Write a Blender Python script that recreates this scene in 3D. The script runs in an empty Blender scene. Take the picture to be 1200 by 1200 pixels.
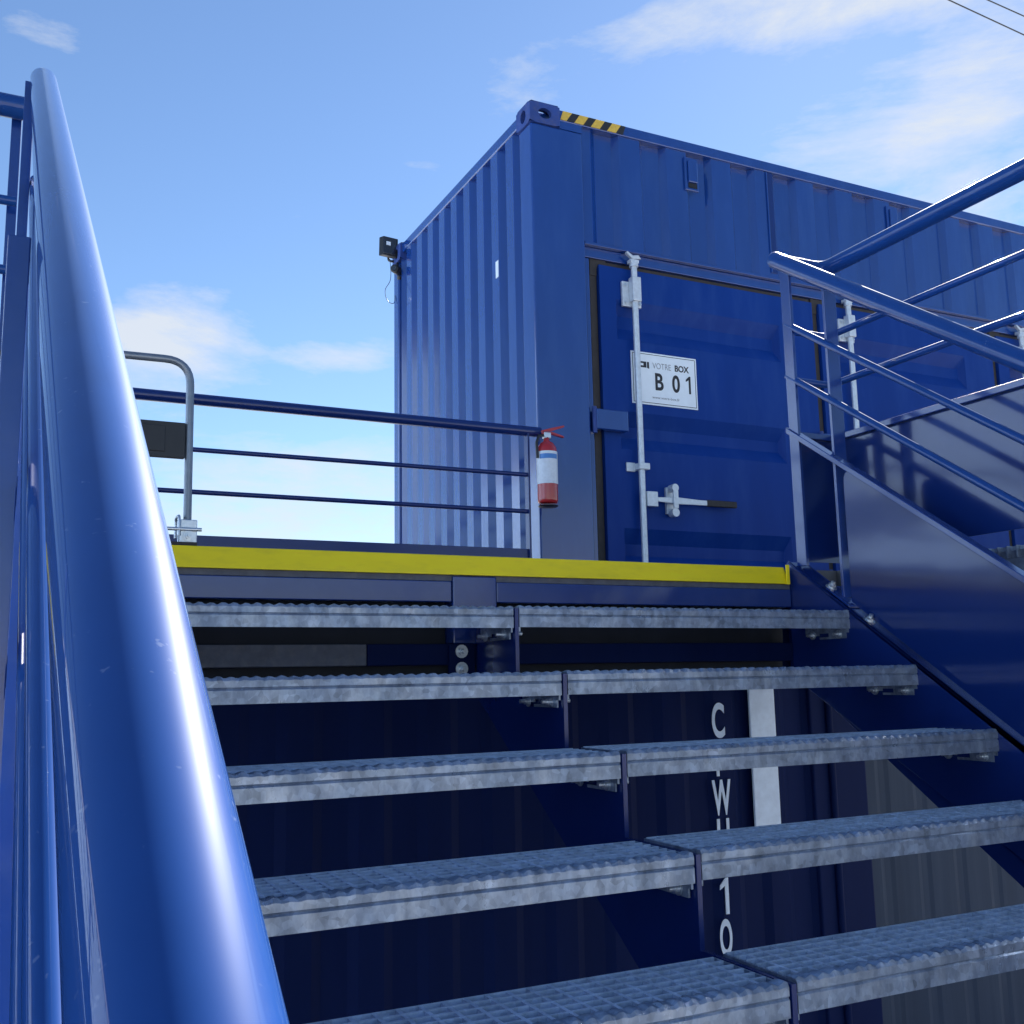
import bpy, bmesh, math, random
from mathutils import Vector, Matrix
random.seed(7)
S = bpy.context.scene
COL = S.collection
ZC = 2.35                      # camera height above the ground; heights below are given relative to it

# ------------------------------------------------------------------ camera
cam_d = bpy.data.cameras.new('camera')
cam = bpy.data.objects.new('camera', cam_d)
COL.objects.link(cam)
RW = ((0.8986903, 0.0519732, 0.4354934),
      (-0.4381773, 0.1491377, 0.8864302),
      (-0.0188779, -0.9874496, 0.1568021))      # columns: right, down, forward
m = Matrix.Identity(4)
for i in range(3):
    m[i][0] = RW[i][0]; m[i][1] = -RW[i][1]; m[i][2] = -RW[i][2]
m[2][3] = ZC
cam.matrix_world = m
cam_d.sensor_width = 36; cam_d.sensor_fit = 'HORIZONTAL'
cam_d.lens = 36 * 1221.24 / 1200
cam_d.clip_start = 0.02; cam_d.clip_end = 3000
S.camera = cam
S.render.resolution_x = S.render.resolution_y = 1024

# ------------------------------------------------------------------ sky, sun, exposure
SUN_AZ = math.radians(47)      # from +Y towards +X
SUN_EL = math.radians(34)
world = bpy.data.worlds.new('World'); S.world = world
world.use_nodes = True
wn = world.node_tree.nodes; wl = world.node_tree.links
wn.clear()
w_out = wn.new('ShaderNodeOutputWorld'); bg = wn.new('ShaderNodeBackground')
sky = wn.new('ShaderNodeTexSky'); sky.sky_type = 'NISHITA'; sky.sun_disc = False
sky.sun_elevation = SUN_EL; sky.sun_rotation = SUN_AZ
sky.air_density = 1.0; sky.dust_density = 0.05; sky.ozone_density = 3.0
bg.inputs['Strength'].default_value = 0.050
tc = wn.new('ShaderNodeTexCoord')
def wmath(op, a, b=None, c=None, clamp=False):
    n = wn.new('ShaderNodeMath'); n.operation = op; n.use_clamp = clamp
    for i, v in enumerate((a, b, c)):
        if v is None: continue
        if isinstance(v, (int, float)): n.inputs[i].default_value = v
        else: wl.new(v, n.inputs[i])
    return n.outputs[0]
def wnoise(scale, detail, rough, sc=(1, 1, 1), off=(0, 0, 0), dist=0.0):
    mp = wn.new('ShaderNodeMapping'); mp.inputs['Scale'].default_value = sc; mp.inputs['Location'].default_value = off
    wl.new(tc.outputs['Generated'], mp.inputs['Vector'])
    n = wn.new('ShaderNodeTexNoise'); n.inputs['Scale'].default_value = scale
    n.inputs['Detail'].default_value = detail; n.inputs['Roughness'].default_value = rough
    n.inputs['Distortion'].default_value = dist
    wl.new(mp.outputs[0], n.inputs['Vector'])
    return n.outputs['Fac']
def blob(d, rad, zs):
    """soft cloud bank round a direction, flattened in height by zs"""
    s = wn.new('ShaderNodeVectorMath'); s.operation = 'SUBTRACT'
    wl.new(tc.outputs['Generated'], s.inputs[0]); s.inputs[1].default_value = d
    q = wn.new('ShaderNodeVectorMath'); q.operation = 'MULTIPLY'
    wl.new(s.outputs[0], q.inputs[0]); q.inputs[1].default_value = (1, 1, zs)
    l = wn.new('ShaderNodeVectorMath'); l.operation = 'LENGTH'; wl.new(q.outputs[0], l.inputs[0])
    mr = wn.new('ShaderNodeMapRange'); mr.interpolation_type = 'SMOOTHSTEP'
    mr.inputs['From Min'].default_value = 0; mr.inputs['From Max'].default_value = rad
    mr.inputs['To Min'].default_value = 1; mr.inputs['To Max'].default_value = 0
    wl.new(l.outputs['Value'], mr.inputs['Value'])
    return mr.outputs[0]
def pdir(x, y):
    v = Vector((x - 600, y - 600, 1221.24))
    w = Vector([sum(RW[i][j] * v[j] for j in range(3)) for i in range(3)])
    return tuple(w.normalized())
n1 = wnoise(3.0, 9, 0.64, (1, 1, 3.4), (3.1, 1.7, 0.4), 0.35)
n2 = wnoise(10.0, 8, 0.66, (1, 1, 3.0), (0.3, 5.1, 2.2), 0.2)
nn = wmath('ADD', wmath('MULTIPLY', n1, 0.7), wmath('MULTIPLY', n2, 0.3))
BANKS = [((190, 385), 0.20, 2.8, .33), ((400, 415), 0.14, 4.5, .31), ((300, 575), 0.30, 3.0, .14),
         ((1110, 150), 0.25, 3.2, .25), ((1000, 0), 0.32, 5.0, .30), ((1200, 60), 0.24, 2.0, .22),
         ((62, 50), 0.060, 2.2, .17), ((610, 105), 0.085, .9, .16), ((490, 192), 0.05, 4.0, .15),
         ((1150, 240), 0.18, 1.6, .24)]
cov = None
for (q, rad, zs, amt) in BANKS:
    b = wmath('MULTIPLY', blob(pdir(*q), rad, zs), amt)
    cov = b if cov is None else wmath('MAXIMUM', cov, b)
# general broken cloud all round the sky, low banks towards the horizon
sep = wn.new('ShaderNodeSeparateXYZ'); wl.new(tc.outputs['Generated'], sep.inputs[0])
low = wn.new('ShaderNodeMapRange'); low.inputs['From Min'].default_value = 0.0; low.inputs['From Max'].default_value = 0.34
low.inputs['To Min'].default_value = 0.20; low.inputs['To Max'].default_value = 0.0
wl.new(sep.outputs['Z'], low.inputs['Value'])
cov = wmath('ADD', cov, low.outputs[0])
dens = wmath('SUBTRACT', wmath('ADD', nn, cov), 0.625)
dens = wmath('MULTIPLY', dens, 5.0, clamp=True)
dens = wmath('MULTIPLY', dens, 0.86)
tint = wn.new('ShaderNodeMix'); tint.data_type = 'RGBA'; tint.blend_type = 'MULTIPLY'
tint.inputs['Factor'].default_value = 1.0
wl.new(sky.outputs[0], tint.inputs['A']); tint.inputs['B'].default_value = (0.725, 0.775, 0.84, 1)
cm = wn.new('ShaderNodeMix'); cm.data_type = 'RGBA'
wl.new(dens, cm.inputs['Factor']); wl.new(tint.outputs['Result'], cm.inputs['A'])
cm.inputs['B'].default_value = (4.0, 4.2, 4.45, 1)
wl.new(cm.outputs['Result'], bg.inputs['Color']); wl.new(bg.outputs[0], w_out.inputs['Surface'])

sun_d = bpy.data.lights.new('sun', 'SUN'); sun_d.energy = 5.0; sun_d.angle = math.radians(0.53); sun_d.color = (1, .96, .91)
sun = bpy.data.objects.new('sun', sun_d); COL.objects.link(sun)
sd = Vector((math.sin(SUN_AZ) * math.cos(SUN_EL), math.cos(SUN_AZ) * math.cos(SUN_EL), math.sin(SUN_EL)))
sun.rotation_euler = (-sd).to_track_quat('-Z', 'Y').to_euler()
sun.location = (12, 12, 20)
S.view_settings.view_transform = 'Standard'; S.view_settings.look = 'None'
S.view_settings.exposure = 2.0; S.view_settings.gamma = 1
S.view_settings.use_curve_mapping = False

# ------------------------------------------------------------------ materials
def mat(name, base, rough=.5, metal=0.0, coat=0.0, coat_rough=.1, var=0.0, vscale=6.0, bump=0.0, bscale=40.0,
        spec=.5, dirt=None, dirt_amt=0.0, dirt_scale=3.0, stretch=(1, 1, 1), rvar=0.0, sheen=0.0, spangle=0.0, specks=0.0):
    M = bpy.data.materials.new(name); M.use_nodes = True
    N = M.node_tree.nodes; L = M.node_tree.links
    P = N['Principled BSDF']
    P.inputs['Roughness'].default_value = rough; P.inputs['Metallic'].default_value = metal
    P.inputs['Coat Weight'].default_value = coat; P.inputs['Coat Roughness'].default_value = coat_rough
    P.inputs['Specular IOR Level'].default_value = spec
    P.inputs['Sheen Weight'].default_value = sheen; P.inputs['Sheen Roughness'].default_value = .35
    P.inputs['Sheen Tint'].default_value = (.55, .75, 1, 1)
    g = N.new('ShaderNodeNewGeometry')
    mp = N.new('ShaderNodeMapping'); mp.inputs['Scale'].default_value = stretch
    L.new(g.outputs['Position'], mp.inputs['Vector'])
    def noise(sc, det=5):
        t = N.new('ShaderNodeTexNoise'); t.inputs['Scale'].default_value = sc; t.inputs['Detail'].default_value = det
        t.inputs['Roughness'].default_value = .6
        L.new(mp.outputs[0], t.inputs['Vector']); return t.outputs['Fac']
    col = None
    rgb = N.new('ShaderNodeRGB'); rgb.outputs[0].default_value = (*base, 1); col = rgb.outputs[0]
    if var:
        mr = N.new('ShaderNodeMapRange'); mr.inputs['From Min'].default_value = .3; mr.inputs['From Max'].default_value = .7
        mr.inputs['To Min'].default_value = 1 - var; mr.inputs['To Max'].default_value = 1 + var
        L.new(noise(vscale), mr.inputs['Value'])
        mx = N.new('ShaderNodeMix'); mx.data_type = 'RGBA'; mx.blend_type = 'MULTIPLY'; mx.inputs['Factor'].default_value = 1
        L.new(col, mx.inputs['A']); L.new(mr.outputs[0], mx.inputs['B']); col = mx.outputs['Result']
    if spangle:
        vo = N.new('ShaderNodeTexVoronoi'); vo.inputs['Scale'].default_value = 75
        L.new(g.outputs['Position'], vo.inputs['Vector'])
        mr = N.new('ShaderNodeMapRange'); mr.inputs['To Min'].default_value = 1 - spangle; mr.inputs['To Max'].default_value = 1 + spangle
        L.new(vo.outputs['Color'], mr.inputs['Value'])
        mx = N.new('ShaderNodeMix'); mx.data_type = 'RGBA'; mx.blend_type = 'MULTIPLY'; mx.inputs['Factor'].default_value = 1
        L.new(col, mx.inputs['A']); L.new(mr.outputs[0], mx.inputs['B']); col = mx.outputs['Result']
    if dirt is not None:
        mr = N.new('ShaderNodeMapRange'); mr.inputs['From Min'].default_value = .48; mr.inputs['From Max'].default_value = .78
        mr.inputs['To Min'].default_value = 0; mr.inputs['To Max'].default_value = dirt_amt
        L.new(noise(dirt_scale, 9), mr.inputs['Value'])
        mx = N.new('ShaderNodeMix'); mx.data_type = 'RGBA'
        L.new(mr.outputs[0], mx.inputs['Factor']); L.new(col, mx.inputs['A']); mx.inputs['B'].default_value = (*dirt, 1)
        col = mx.outputs['Result']
    if specks:
        # sparse pale dust specks and short scuffs
        t = N.new('ShaderNodeTexNoise'); t.inputs['Scale'].default_value = 170; t.inputs['Detail'].default_value = 2
        L.new(g.outputs['Position'], t.inputs['Vector'])
        t2 = N.new('ShaderNodeTexNoise'); t2.inputs['Scale'].default_value = 22; t2.inputs['Detail'].default_value = 3
        L.new(g.outputs['Position'], t2.inputs['Vector'])
        ad = N.new('ShaderNodeMath'); ad.operation = 'MULTIPLY_ADD'; ad.inputs[1].default_value = .45
        L.new(t2.outputs['Fac'], ad.inputs[0]); L.new(t.outputs['Fac'], ad.inputs[2])
        mr = N.new('ShaderNodeMapRange'); mr.inputs['From Min'].default_value = .945; mr.inputs['From Max'].default_value = 1.02
        mr.inputs['To Min'].default_value = 0; mr.inputs['To Max'].default_value = specks
        L.new(ad.outputs[0], mr.inputs['Value'])
        mx = N.new('ShaderNodeMix'); mx.data_type = 'RGBA'
        L.new(mr.outputs[0], mx.inputs['Factor']); L.new(col, mx.inputs['A']); mx.inputs['B'].default_value = (.5, .56, .64, 1)
        col = mx.outputs['Result']
    L.new(col, P.inputs['Base Color'])
    if rvar:
        mr = N.new('ShaderNodeMapRange'); mr.inputs['From Min'].default_value = .35; mr.inputs['From Max'].default_value = .7
        mr.inputs['To Min'].default_value = max(.02, rough - rvar); mr.inputs['To Max'].default_value = rough + rvar
        L.new(noise(9.0, 6), mr.inputs['Value']); L.new(mr.outputs[0], P.inputs['Roughness'])
    if bump:
        bp = N.new('ShaderNodeBump'); bp.inputs['Strength'].default_value = bump; bp.inputs['Distance'].default_value = .01
        L.new(noise(bscale, 3), bp.inputs['Height']); L.new(bp.outputs[0], P.inputs['Normal'])
        if coat: L.new(bp.outputs[0], P.inputs['Coat Normal'])
    return M

BLUE = (.016, .050, .235)
M_blue = mat('blue_gloss_paint', (.008, .036, .19), .18, spec=.7, coat=.5, sheen=.05, coat_rough=.08, var=.06, vscale=5, dirt=(.2, .24, .34), dirt_amt=.06, dirt_scale=14)
M_tube = mat('blue_handrail_paint', (.010, .054, .225), .45, spec=.02, coat=.85, coat_rough=.03, sheen=.03, var=.04, vscale=12, specks=.13)
M_panel = mat('blue_panel_paint', (.006, .024, .135), .14, spec=.5, coat=.5, coat_rough=.07, var=.04, vscale=2, bump=.16, bscale=2.2)
M_cont = mat('container_blue_paint', (.005, .043, .23), .12, spec=.9, coat=.45, coat_rough=.08, var=.08, vscale=2.5, bump=.05, bscale=5,
             dirt=(.05, .11, .28), dirt_amt=.20, dirt_scale=5, stretch=(1.6, 1.6, .35))
M_door = mat('door_blue_paint', (.005, .040, .235), .42, spec=.12, var=.07, vscale=2.5, bump=.02, bscale=14,
             dirt=(.05, .11, .28), dirt_amt=.20, dirt_scale=5, stretch=(1.6, 1.6, .35))
M_blue_sh = mat('shaded_blue_paint', (.005, .022, .135), .25, spec=.5, coat=.2, coat_rough=.1, var=.06, vscale=5)  # copy of the blue paint, darkened so its colour carries shade and backlight
M_cast = mat('casting_blue_paint', (.020, .055, .24), .6, var=.15, vscale=12, bump=.15, bscale=60, dirt=(.15, .12, .1), dirt_amt=.35, dirt_scale=22)
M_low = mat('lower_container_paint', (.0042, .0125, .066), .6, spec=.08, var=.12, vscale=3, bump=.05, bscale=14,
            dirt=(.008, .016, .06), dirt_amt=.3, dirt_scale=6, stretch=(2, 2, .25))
M_grey = mat('grey_container_paint', (.032, .050, .088), .6, spec=.2, var=.10, vscale=3, bump=.05, bscale=18, dirt=(.075, .095, .13), dirt_amt=.4,
             dirt_scale=6, stretch=(3, 3, .2))
M_galv = mat('galvanized_steel', (.225, .275, .355), .38, metal=.45, spangle=.28, var=.30, vscale=30, bump=.12, bscale=45, dirt=(.52, .58, .66),
             dirt_amt=.65, dirt_scale=22, rvar=.12, stretch=(1, 1, .45))
M_grat = mat('galvanized_grating', (.52, .59, .69), .45, metal=.12, spangle=.15, var=.2, vscale=30, bump=.1, bscale=45)
M_galv2 = mat('zinc_fittings', (.62, .66, .70), .32, metal=.8, var=.1, vscale=60, bump=.03, bscale=80)
M_rod = mat('zinc_locking_rod', (.66, .70, .74), .40, metal=.35, var=.10, vscale=40, dirt=(.40, .40, .40), dirt_amt=.25, dirt_scale=50)
M_yel = mat('yellow_tape', (1.0, .76, .006), .5, var=.06, vscale=5, dirt=(.35, .26, .04), dirt_amt=.22, dirt_scale=17, stretch=(.6, 1, 2))
M_hy = mat('hazard_yellow', (.66, .43, .06), .5, var=.1, vscale=30, dirt=(.12, .09, .05), dirt_amt=.3, dirt_scale=40)
M_hk = mat('hazard_black', (.018, .018, .02), .5, var=.1, vscale=30)
M_rub = mat('black_rubber', (.034, .029, .029), .7, var=.2, vscale=30, bump=.1, bscale=60)
M_blk = mat('black_plastic', (.018, .019, .022), .42, var=.1, vscale=30)
M_lens = mat('dark_lens_glass', (.02, .02, .025), .06, coat=1, coat_rough=.03)
M_wht = mat('white_board', (.84, .90, .95), .4, var=.03, vscale=20)
M_ink = mat('black_print', (.015, .015, .02), .5)
M_inkg = mat('grey_print', (.30, .31, .34), .5)
M_let = mat('white_lettering', (.74, .82, .92), .5, var=.08, vscale=30)
M_red = mat('red_extinguisher_paint', (.42, .018, .022), .25, coat=.7, coat_rough=.08)
M_lbl = mat('extinguisher_label', (.70, .74, .80), .4, var=.08, vscale=60)
M_lblb = mat('label_blue', (.06, .22, .55), .4)
M_grt = mat('grey_tube_steel', (.22, .25, .29), .32, metal=.5, var=.1, vscale=30)
M_dark = mat('dark_recess', (.012, .014, .02), .8, var=.2, vscale=10)
M_deck = mat('plywood_deck', (.13, .13, .13), .7, var=.2, vscale=8, bump=.1, bscale=30)
M_gnd = mat('concrete_ground', (.41, .42, .43), .85, var=.15, vscale=1.2, bump=.15, bscale=12, dirt=(.29, .295, .30), dirt_amt=.5, dirt_scale=.7)
M_pur = mat('mastic_grey', (.10, .105, .13), .6, var=.2, vscale=25, dirt=(.25, .22, .2), dirt_amt=.35, dirt_scale=40)

# ------------------------------------------------------------------ mesh helpers
ORG = {}
class MB:
    def __init__(s): s.v = []; s.f = []; s.sm = []
    def add(s, vs, fs, smooth=False):
        o = len(s.v); s.v += [tuple(v) for v in vs]
        for f in fs: s.f.append(tuple(i + o for i in f)); s.sm.append(smooth)
        return s
    def box(s, x0, x1, y0, y1, z0, z1):
        vs = [(x, y, z) for z in (z0, z1) for y in (y0, y1) for x in (x0, x1)]
        return s.add(vs, [(0, 2, 3, 1), (4, 5, 7, 6), (0, 1, 5, 4), (2, 6, 7, 3), (0, 4, 6, 2), (1, 3, 7, 5)])
    def obox(s, c, ax, ay, az):
        """box with centre c and half-axis vectors"""
        c, ax, ay, az = map(Vector, (c, ax, ay, az))
        vs = [c + ax * i + ay * j + az * k for k in (-1, 1) for j in (-1, 1) for i in (-1, 1)]
        return s.add(vs, [(0, 2, 3, 1), (4, 5, 7, 6), (0, 1, 5, 4), (2, 6, 7, 3), (0, 4, 6, 2), (1, 3, 7, 5)])
    def path(s, pts, r, n=16, caps=True):
        pts = [Vector(p) for p in pts]
        rs = r if isinstance(r, (list, tuple)) else [r] * len(pts)
        ring0 = len(s.v); up = None; vs = []
        for i, p in enumerate(pts):
            if i == 0: t = pts[1] - p
            elif i == len(pts) - 1: t = p - pts[i - 1]
            else: t = (pts[i + 1] - p).normalized() + (p - pts[i - 1]).normalized()
            t.normalize()
            if up is None:
                up = Vector((0, 0, 1)) if abs(t.z) < .9 else Vector((1, 0, 0))
            a = t.cross(up).normalized(); b = a.cross(t).normalized(); up = b
            for k in range(n):
                th = 2 * math.pi * k / n
                vs.append(p + (a * math.cos(th) + b * math.sin(th)) * rs[i])
        fs = []
        for i in range(len(pts) - 1):
            for k in range(n):
                k2 = (k + 1) % n
                fs.append((i * n + k, i * n + k2, (i + 1) * n + k2, (i + 1) * n + k))
        s.add(vs, fs, True)
        if caps:
            # caps get vertices of their own so that the tube's shading normals stay radial
            s.add(vs[:n], [tuple(reversed(range(n)))]); s.add(vs[-n:], [tuple(range(n))])
        return s
    def prism(s, poly, axis, a0, a1):
        """2-D polygon extruded along axis ('x': poly=(y,z); 'y': poly=(x,z); 'z': poly=(x,y))"""
        def P(q, a): return {'x': (a, q[0], q[1]), 'y': (q[0], a, q[1]), 'z': (q[0], q[1], a)}[axis]
        n = len(poly)
        vs = [P(q, a0) for q in poly] + [P(q, a1) for q in poly]
        fs = [tuple(reversed(range(n))), tuple(range(n, 2 * n))] + [(i, (i + 1) % n, n + (i + 1) % n, n + i) for i in range(n)]
        return s.add(vs, fs)
    def sheet(s, prof, z0, z1, axis):
        """open profile swept vertically: prof = list of (x,y)"""
        n = len(prof)
        vs = [(q[0], q[1], z0) for q in prof] + [(q[0], q[1], z1) for q in prof]
        return s.add(vs, [(i, i + 1, n + i + 1, n + i) for i in range(n - 1)])
    def mesh(s, name, org=(0, 0, 0), fix=True):
        me = bpy.data.meshes.new(name)
        me.from_pydata([(v[0] - org[0], v[1] - org[1], v[2] - org[2]) for v in s.v], [], s.f)
        me.polygons.foreach_set('use_smooth', s.sm)
        if fix:
            bm = bmesh.new(); bm.from_mesh(me); bmesh.ops.recalc_face_normals(bm, faces=bm.faces[:]); bm.to_mesh(me); bm.free()
        me.update(); return me
def link(o, parent=None):
    COL.objects.link(o)
    if parent is not None: o.parent = parent
    return o
def tag(o, label, cat, group=None):
    o['label'] = label; o['category'] = cat
    if group: o['group'] = group
    return o
def thing(name, loc, label, cat, group=None):
    o = bpy.data.objects.new(name, None); o.empty_display_size = .1; o.location = (loc[0], loc[1], loc[2] + ZC)
    link(o); ORG[o] = tuple(loc); return tag(o, label, cat, group)
def part(mb, name, material, parent=None, bevel=0.0, seg=2, fix=True, label=None):
    """mesh coordinates are absolute (z relative to the camera height)"""
    org = ORG.get(parent, (0, 0, 0)) if parent is not None else (0, 0, -ZC)
    o = bpy.data.objects.new(name, mb.mesh(name, org, fix)); o.data.materials.append(material)
    link(o, parent)
    ORG[o] = org
    if bevel:
        b = o.modifiers.new('bevel', 'BEVEL'); b.width = bevel; b.segments = seg; b.limit_method = 'ANGLE'; b.angle_limit = math.radians(40)
        b.harden_normals = False
    if label: o['label'] = label
    return o
def text_part(s, name, size, origin, ex, ez, material, parent, sx=1.0, bold=0.0, align='LEFT', depth=.0008):
    """flat lettering standing in the plane of ex (reading direction) and ez (up)"""
    c = bpy.data.curves.new(name, 'FONT'); c.body = s; c.size = size; c.extrude = depth; c.offset = bold
    c.align_x = align
    o = bpy.data.objects.new(name, c); COL.objects.link(o)
    dg = bpy.context.evaluated_depsgraph_get()
    me = bpy.data.meshes.new_from_object(o.evaluated_get(dg))
    bpy.data.objects.remove(o); bpy.data.curves.remove(c)
    org = Vector(ORG.get(parent, (0, 0, 0))); O = Vector(origin); ex = Vector(ex); ez = Vector(ez); en = ex.cross(ez)
    for v in me.vertices:
        v.co = O + ex * (v.co.x * sx) + ez * v.co.y + en * v.co.z - org
    me.materials.clear(); me.materials.append(material); me.name = name
    t = bpy.data.objects.new(name, me); link(t, parent); ORG[t] = tuple(org)
    return t
def fillet(pts, r, n=6):
    """round the inner corners of a polyline"""
    pts = [Vector(p) for p in pts]; out = [pts[0]]
    for i in range(1, len(pts) - 1):
        a = (pts[i - 1] - pts[i]).normalized(); b = (pts[i + 1] - pts[i]).normalized()
        p0 = pts[i] + a * r; p1 = pts[i] + b * r
        for k in range(n + 1):
            t = k / n; out.append(p0 * (1 - t) ** 2 + pts[i] * 2 * t * (1 - t) + p1 * t * t)
    out.append(pts[-1]); return out
def bolt(mb, c, axis, r=.011, h=.010, shank=.012):
    c = Vector(c); d = Vector(axis).normalized()
    mb.path([c, c + d * .003], r * 1.5, 14); mb.path([c + d * .003, c + d * (.003 + h)], r, 6); mb.path([c + d * (.003 + h), c + d * (.003 + h + shank)], r * .55, 10)
    return mb

# ------------------------------------------------------------------ stair numbers
XC, Y1, Z1, RUN, RISE = 1.2655, 2.5605, .1897, .2632, .18
TAN = RISE / RUN
XL, XR = .058, 2.466                    # faces of the outer stringers
YB, ZL = Y1 + RUN, Z1 + RISE - .008     # landing edge and level
NST = 15
GZ = -ZC
def zs(y): return Z1 - (Y1 - y) * TAN    # nosing line

# ------------------------------------------------------------------ ground
g = part(MB().add([(-400, -400, GZ), (400, -400, GZ), (400, 400, GZ), (-400, 400, GZ)], [(0, 1, 2, 3)]), 'ground', M_gnd)
g['kind'] = 'structure'

# ------------------------------------------------------------------ lower blue container (behind the stair)
LCY = 2.95
lc = thing('shipping_container', (0, LCY, GZ), 'dark blue lower container behind the open treads, with white vertical code letters', 'container')
LX0, LX1 = -3.2, 2.868
prof = []
x = LX0 + .16
while x < 2.56:
    for dx, dy in ((0, 0), (.075, 0), (.105, .014), (.180, .014)):
        prof.append((x + dx, LCY + .012 + dy))
    x += .21
prof.append((2.62, LCY + .012))
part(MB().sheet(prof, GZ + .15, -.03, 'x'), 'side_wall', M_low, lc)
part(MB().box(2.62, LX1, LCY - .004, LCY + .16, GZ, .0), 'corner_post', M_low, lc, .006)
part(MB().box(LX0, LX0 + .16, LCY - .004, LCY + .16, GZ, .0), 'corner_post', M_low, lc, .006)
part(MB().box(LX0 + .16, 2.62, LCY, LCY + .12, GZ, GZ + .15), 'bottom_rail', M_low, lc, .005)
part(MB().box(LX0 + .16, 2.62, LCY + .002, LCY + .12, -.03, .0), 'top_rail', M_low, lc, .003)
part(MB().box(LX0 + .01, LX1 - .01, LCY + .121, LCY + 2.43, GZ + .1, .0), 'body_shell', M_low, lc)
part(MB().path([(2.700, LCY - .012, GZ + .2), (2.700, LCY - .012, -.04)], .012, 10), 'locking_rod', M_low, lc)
# vertical code, letter by letter, and the white plate beside it
zt = -.096
for ch in 'CPWU':
    hgt = .116
    text_part(ch, 'code_letter', .158, (2.222, LCY + .006, zt - hgt), (1, 0, 0), (0, 0, 1), M_let, lc, .50 if ch != 'W' else .44, .004, 'CENTER')
    zt -= .1275
zt -= .068
def digit_one(name, x, y0, y1, z, h, w, material, parent):
    part(MB().prism([(x + w * .1, z), (x + w * .5, z), (x + w * .5, z + h), (x + w * .2, z + h), (x - w * .5, z + h * .80), (x - w * .5, z + h * .68), (x + w * .1, z + h * .79)], 'y', y0, y1), name, material, parent)
digit_one('code_digit', 2.213, LCY + .004, LCY + .0075, zt - .116, .116, .034, M_let, lc)
zt -= .1275
text_part('O', 'code_digit', .158, (2.212, LCY + .006, zt - .116), (1, 0, 0), (0, 0, 1), M_let, lc, .40, .004, 'CENTER')
part(MB().box(2.352, 2.462, LCY - .004, LCY + .006, -.60, -.02), 'white_plate', M_let, lc, .002, label='plain white vertical plate beside the code letters')

# ------------------------------------------------------------------ grey container to the right of it
gc = thing('shipping_container', (4, 3.1, GZ), 'weathered light grey container wall seen below the right stair stringer', 'container')
prof = []; x = 2.90
while x < 8.0:
    for dx, dy in ((0, 0), (.12, 0), (.14, .004), (.17, .004)):
        prof.append((x + dx, 3.06 + dy))
    x += .19
part(MB().sheet(prof, GZ + .15, -.04, 'x'), 'side_wall', M_grey, gc)
part(MB().box(2.90, prof[-1][0], 3.055, 3.17, -.04, .06), 'top_rail', M_grey, gc, .004)
part(MB().box(2.90, prof[-1][0], 3.055, 3.17, GZ, GZ + .15), 'bottom_rail', M_grey, gc, .004)
part(MB().box(2.90, prof[-1][0], 3.171, 5.4, GZ + .1, .06), 'body_shell', M_grey, gc)

# ------------------------------------------------------------------ unseen pale building left of the view, added to bounce light and be reflected
M_clad = mat('bounce_cladding', (.31, .44, .62), .6, spec=.2, var=.05, vscale=.8, dirt=(.28, .38, .52), dirt_amt=.3, dirt_scale=1.5, stretch=(1, 1, .2))
M_trim = mat('grey_trim', (.16, .18, .21), .5)
M_glz = mat('window_glass', (.03, .04, .05), .08)
wh = thing('bounce_warehouse', (-26, 18, GZ), 'unseen pale blue-grey clad building added to bounce light onto left-hand faces', 'building')
prof = []; y = -4.0
while y < 46:
    prof += [(-16.0, y), (-16.0, y + .20), (-16.04, y + .24), (-16.04, y + .44)]; y += .48
WH = 12.0; y9 = prof[-1][1]
part(MB().sheet(prof, GZ + .5, GZ + WH - .4, 'y'), 'wall', M_clad, wh)
part(MB().box(-36, -16.06, -4, y9, GZ, GZ + WH - .5), 'body_shell', M_clad, wh)
part(MB().box(-16.055, -15.95, -4, y9, GZ, GZ + .498), 'plinth', M_trim, wh)
part(MB().box(-36.1, -15.9, -4.1, y9 + .1, GZ + WH - .398, GZ + WH), 'parapet', M_trim, wh)
for dy_ in (2, 14, 26, 38):
    part(MB().box(-15.99, -15.93, dy_, dy_ + 3.6, GZ + .002, GZ + 4.2), 'roller_door', M_trim, wh, .02)
    if dy_ < 38:
        w_ = part(MB().box(-15.99, -15.94, dy_ + 5, dy_ + 9, GZ + 6.0, GZ + 7.2), 'window', M_trim, wh, .01)
        part(MB().box(-15.938, -15.93, dy_ + 5.08, dy_ + 8.92, GZ + 6.08, GZ + 7.12), 'pane', M_glz, w_)

# ------------------------------------------------------------------ landing platform
ld = thing('landing_platform', (0, YB, .01), 'blue steel landing at the stair head with a bright yellow edge strip', 'platform')
part(MB().box(-3.2, 2.70, YB + .029, 5.9, ZL - .06, ZL - .004), 'deck', M_deck, ld)
part(MB().box(2.702, 9.5, YB + .012, 8.2, ZL - .06, ZL - .004), 'deck', M_deck, ld)
part(MB().prism([(YB - .006, .302), (YB + .010, .302), (YB + .028, ZL), (YB + .018, ZL + .0005), (YB - .0045, .308)], 'x', -.9, 2.449), 'yellow_strip', M_yel, ld, .001)
part(MB().box(2.436, 2.449, YB - .012, YB - .0065, .300, ZL + .006), 'yellow_strip', M_yel, ld, .001, label='loose folded end of the yellow strip')
part(MB().box(-3.2, 2.464, YB + .0105, YB + .05, .285, .3015), 'joint_strip', M_pur, ld)
part(MB().box(-3.2, 1.188, YB + .006, YB + .10, .222, .284), 'edge_beam', M_blue, ld, .003)
part(MB().box(1.334, 2.464, YB + .006, YB + .10, .222, .284), 'edge_beam', M_blue, ld, .003)
part(MB().box(1.19, 1.332, YB + .001, YB + .10, .10, .2995), 'joint_post', M_blue, ld, .004)
part(MB().box(-3.2, 1.188, YB + .06, YB + .13, .101, .221), 'slot_back', M_dark, ld)
part(MB().box(1.334, 2.464, YB + .06, YB + .13, .101, .221), 'slot_back', M_dark, ld)
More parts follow.
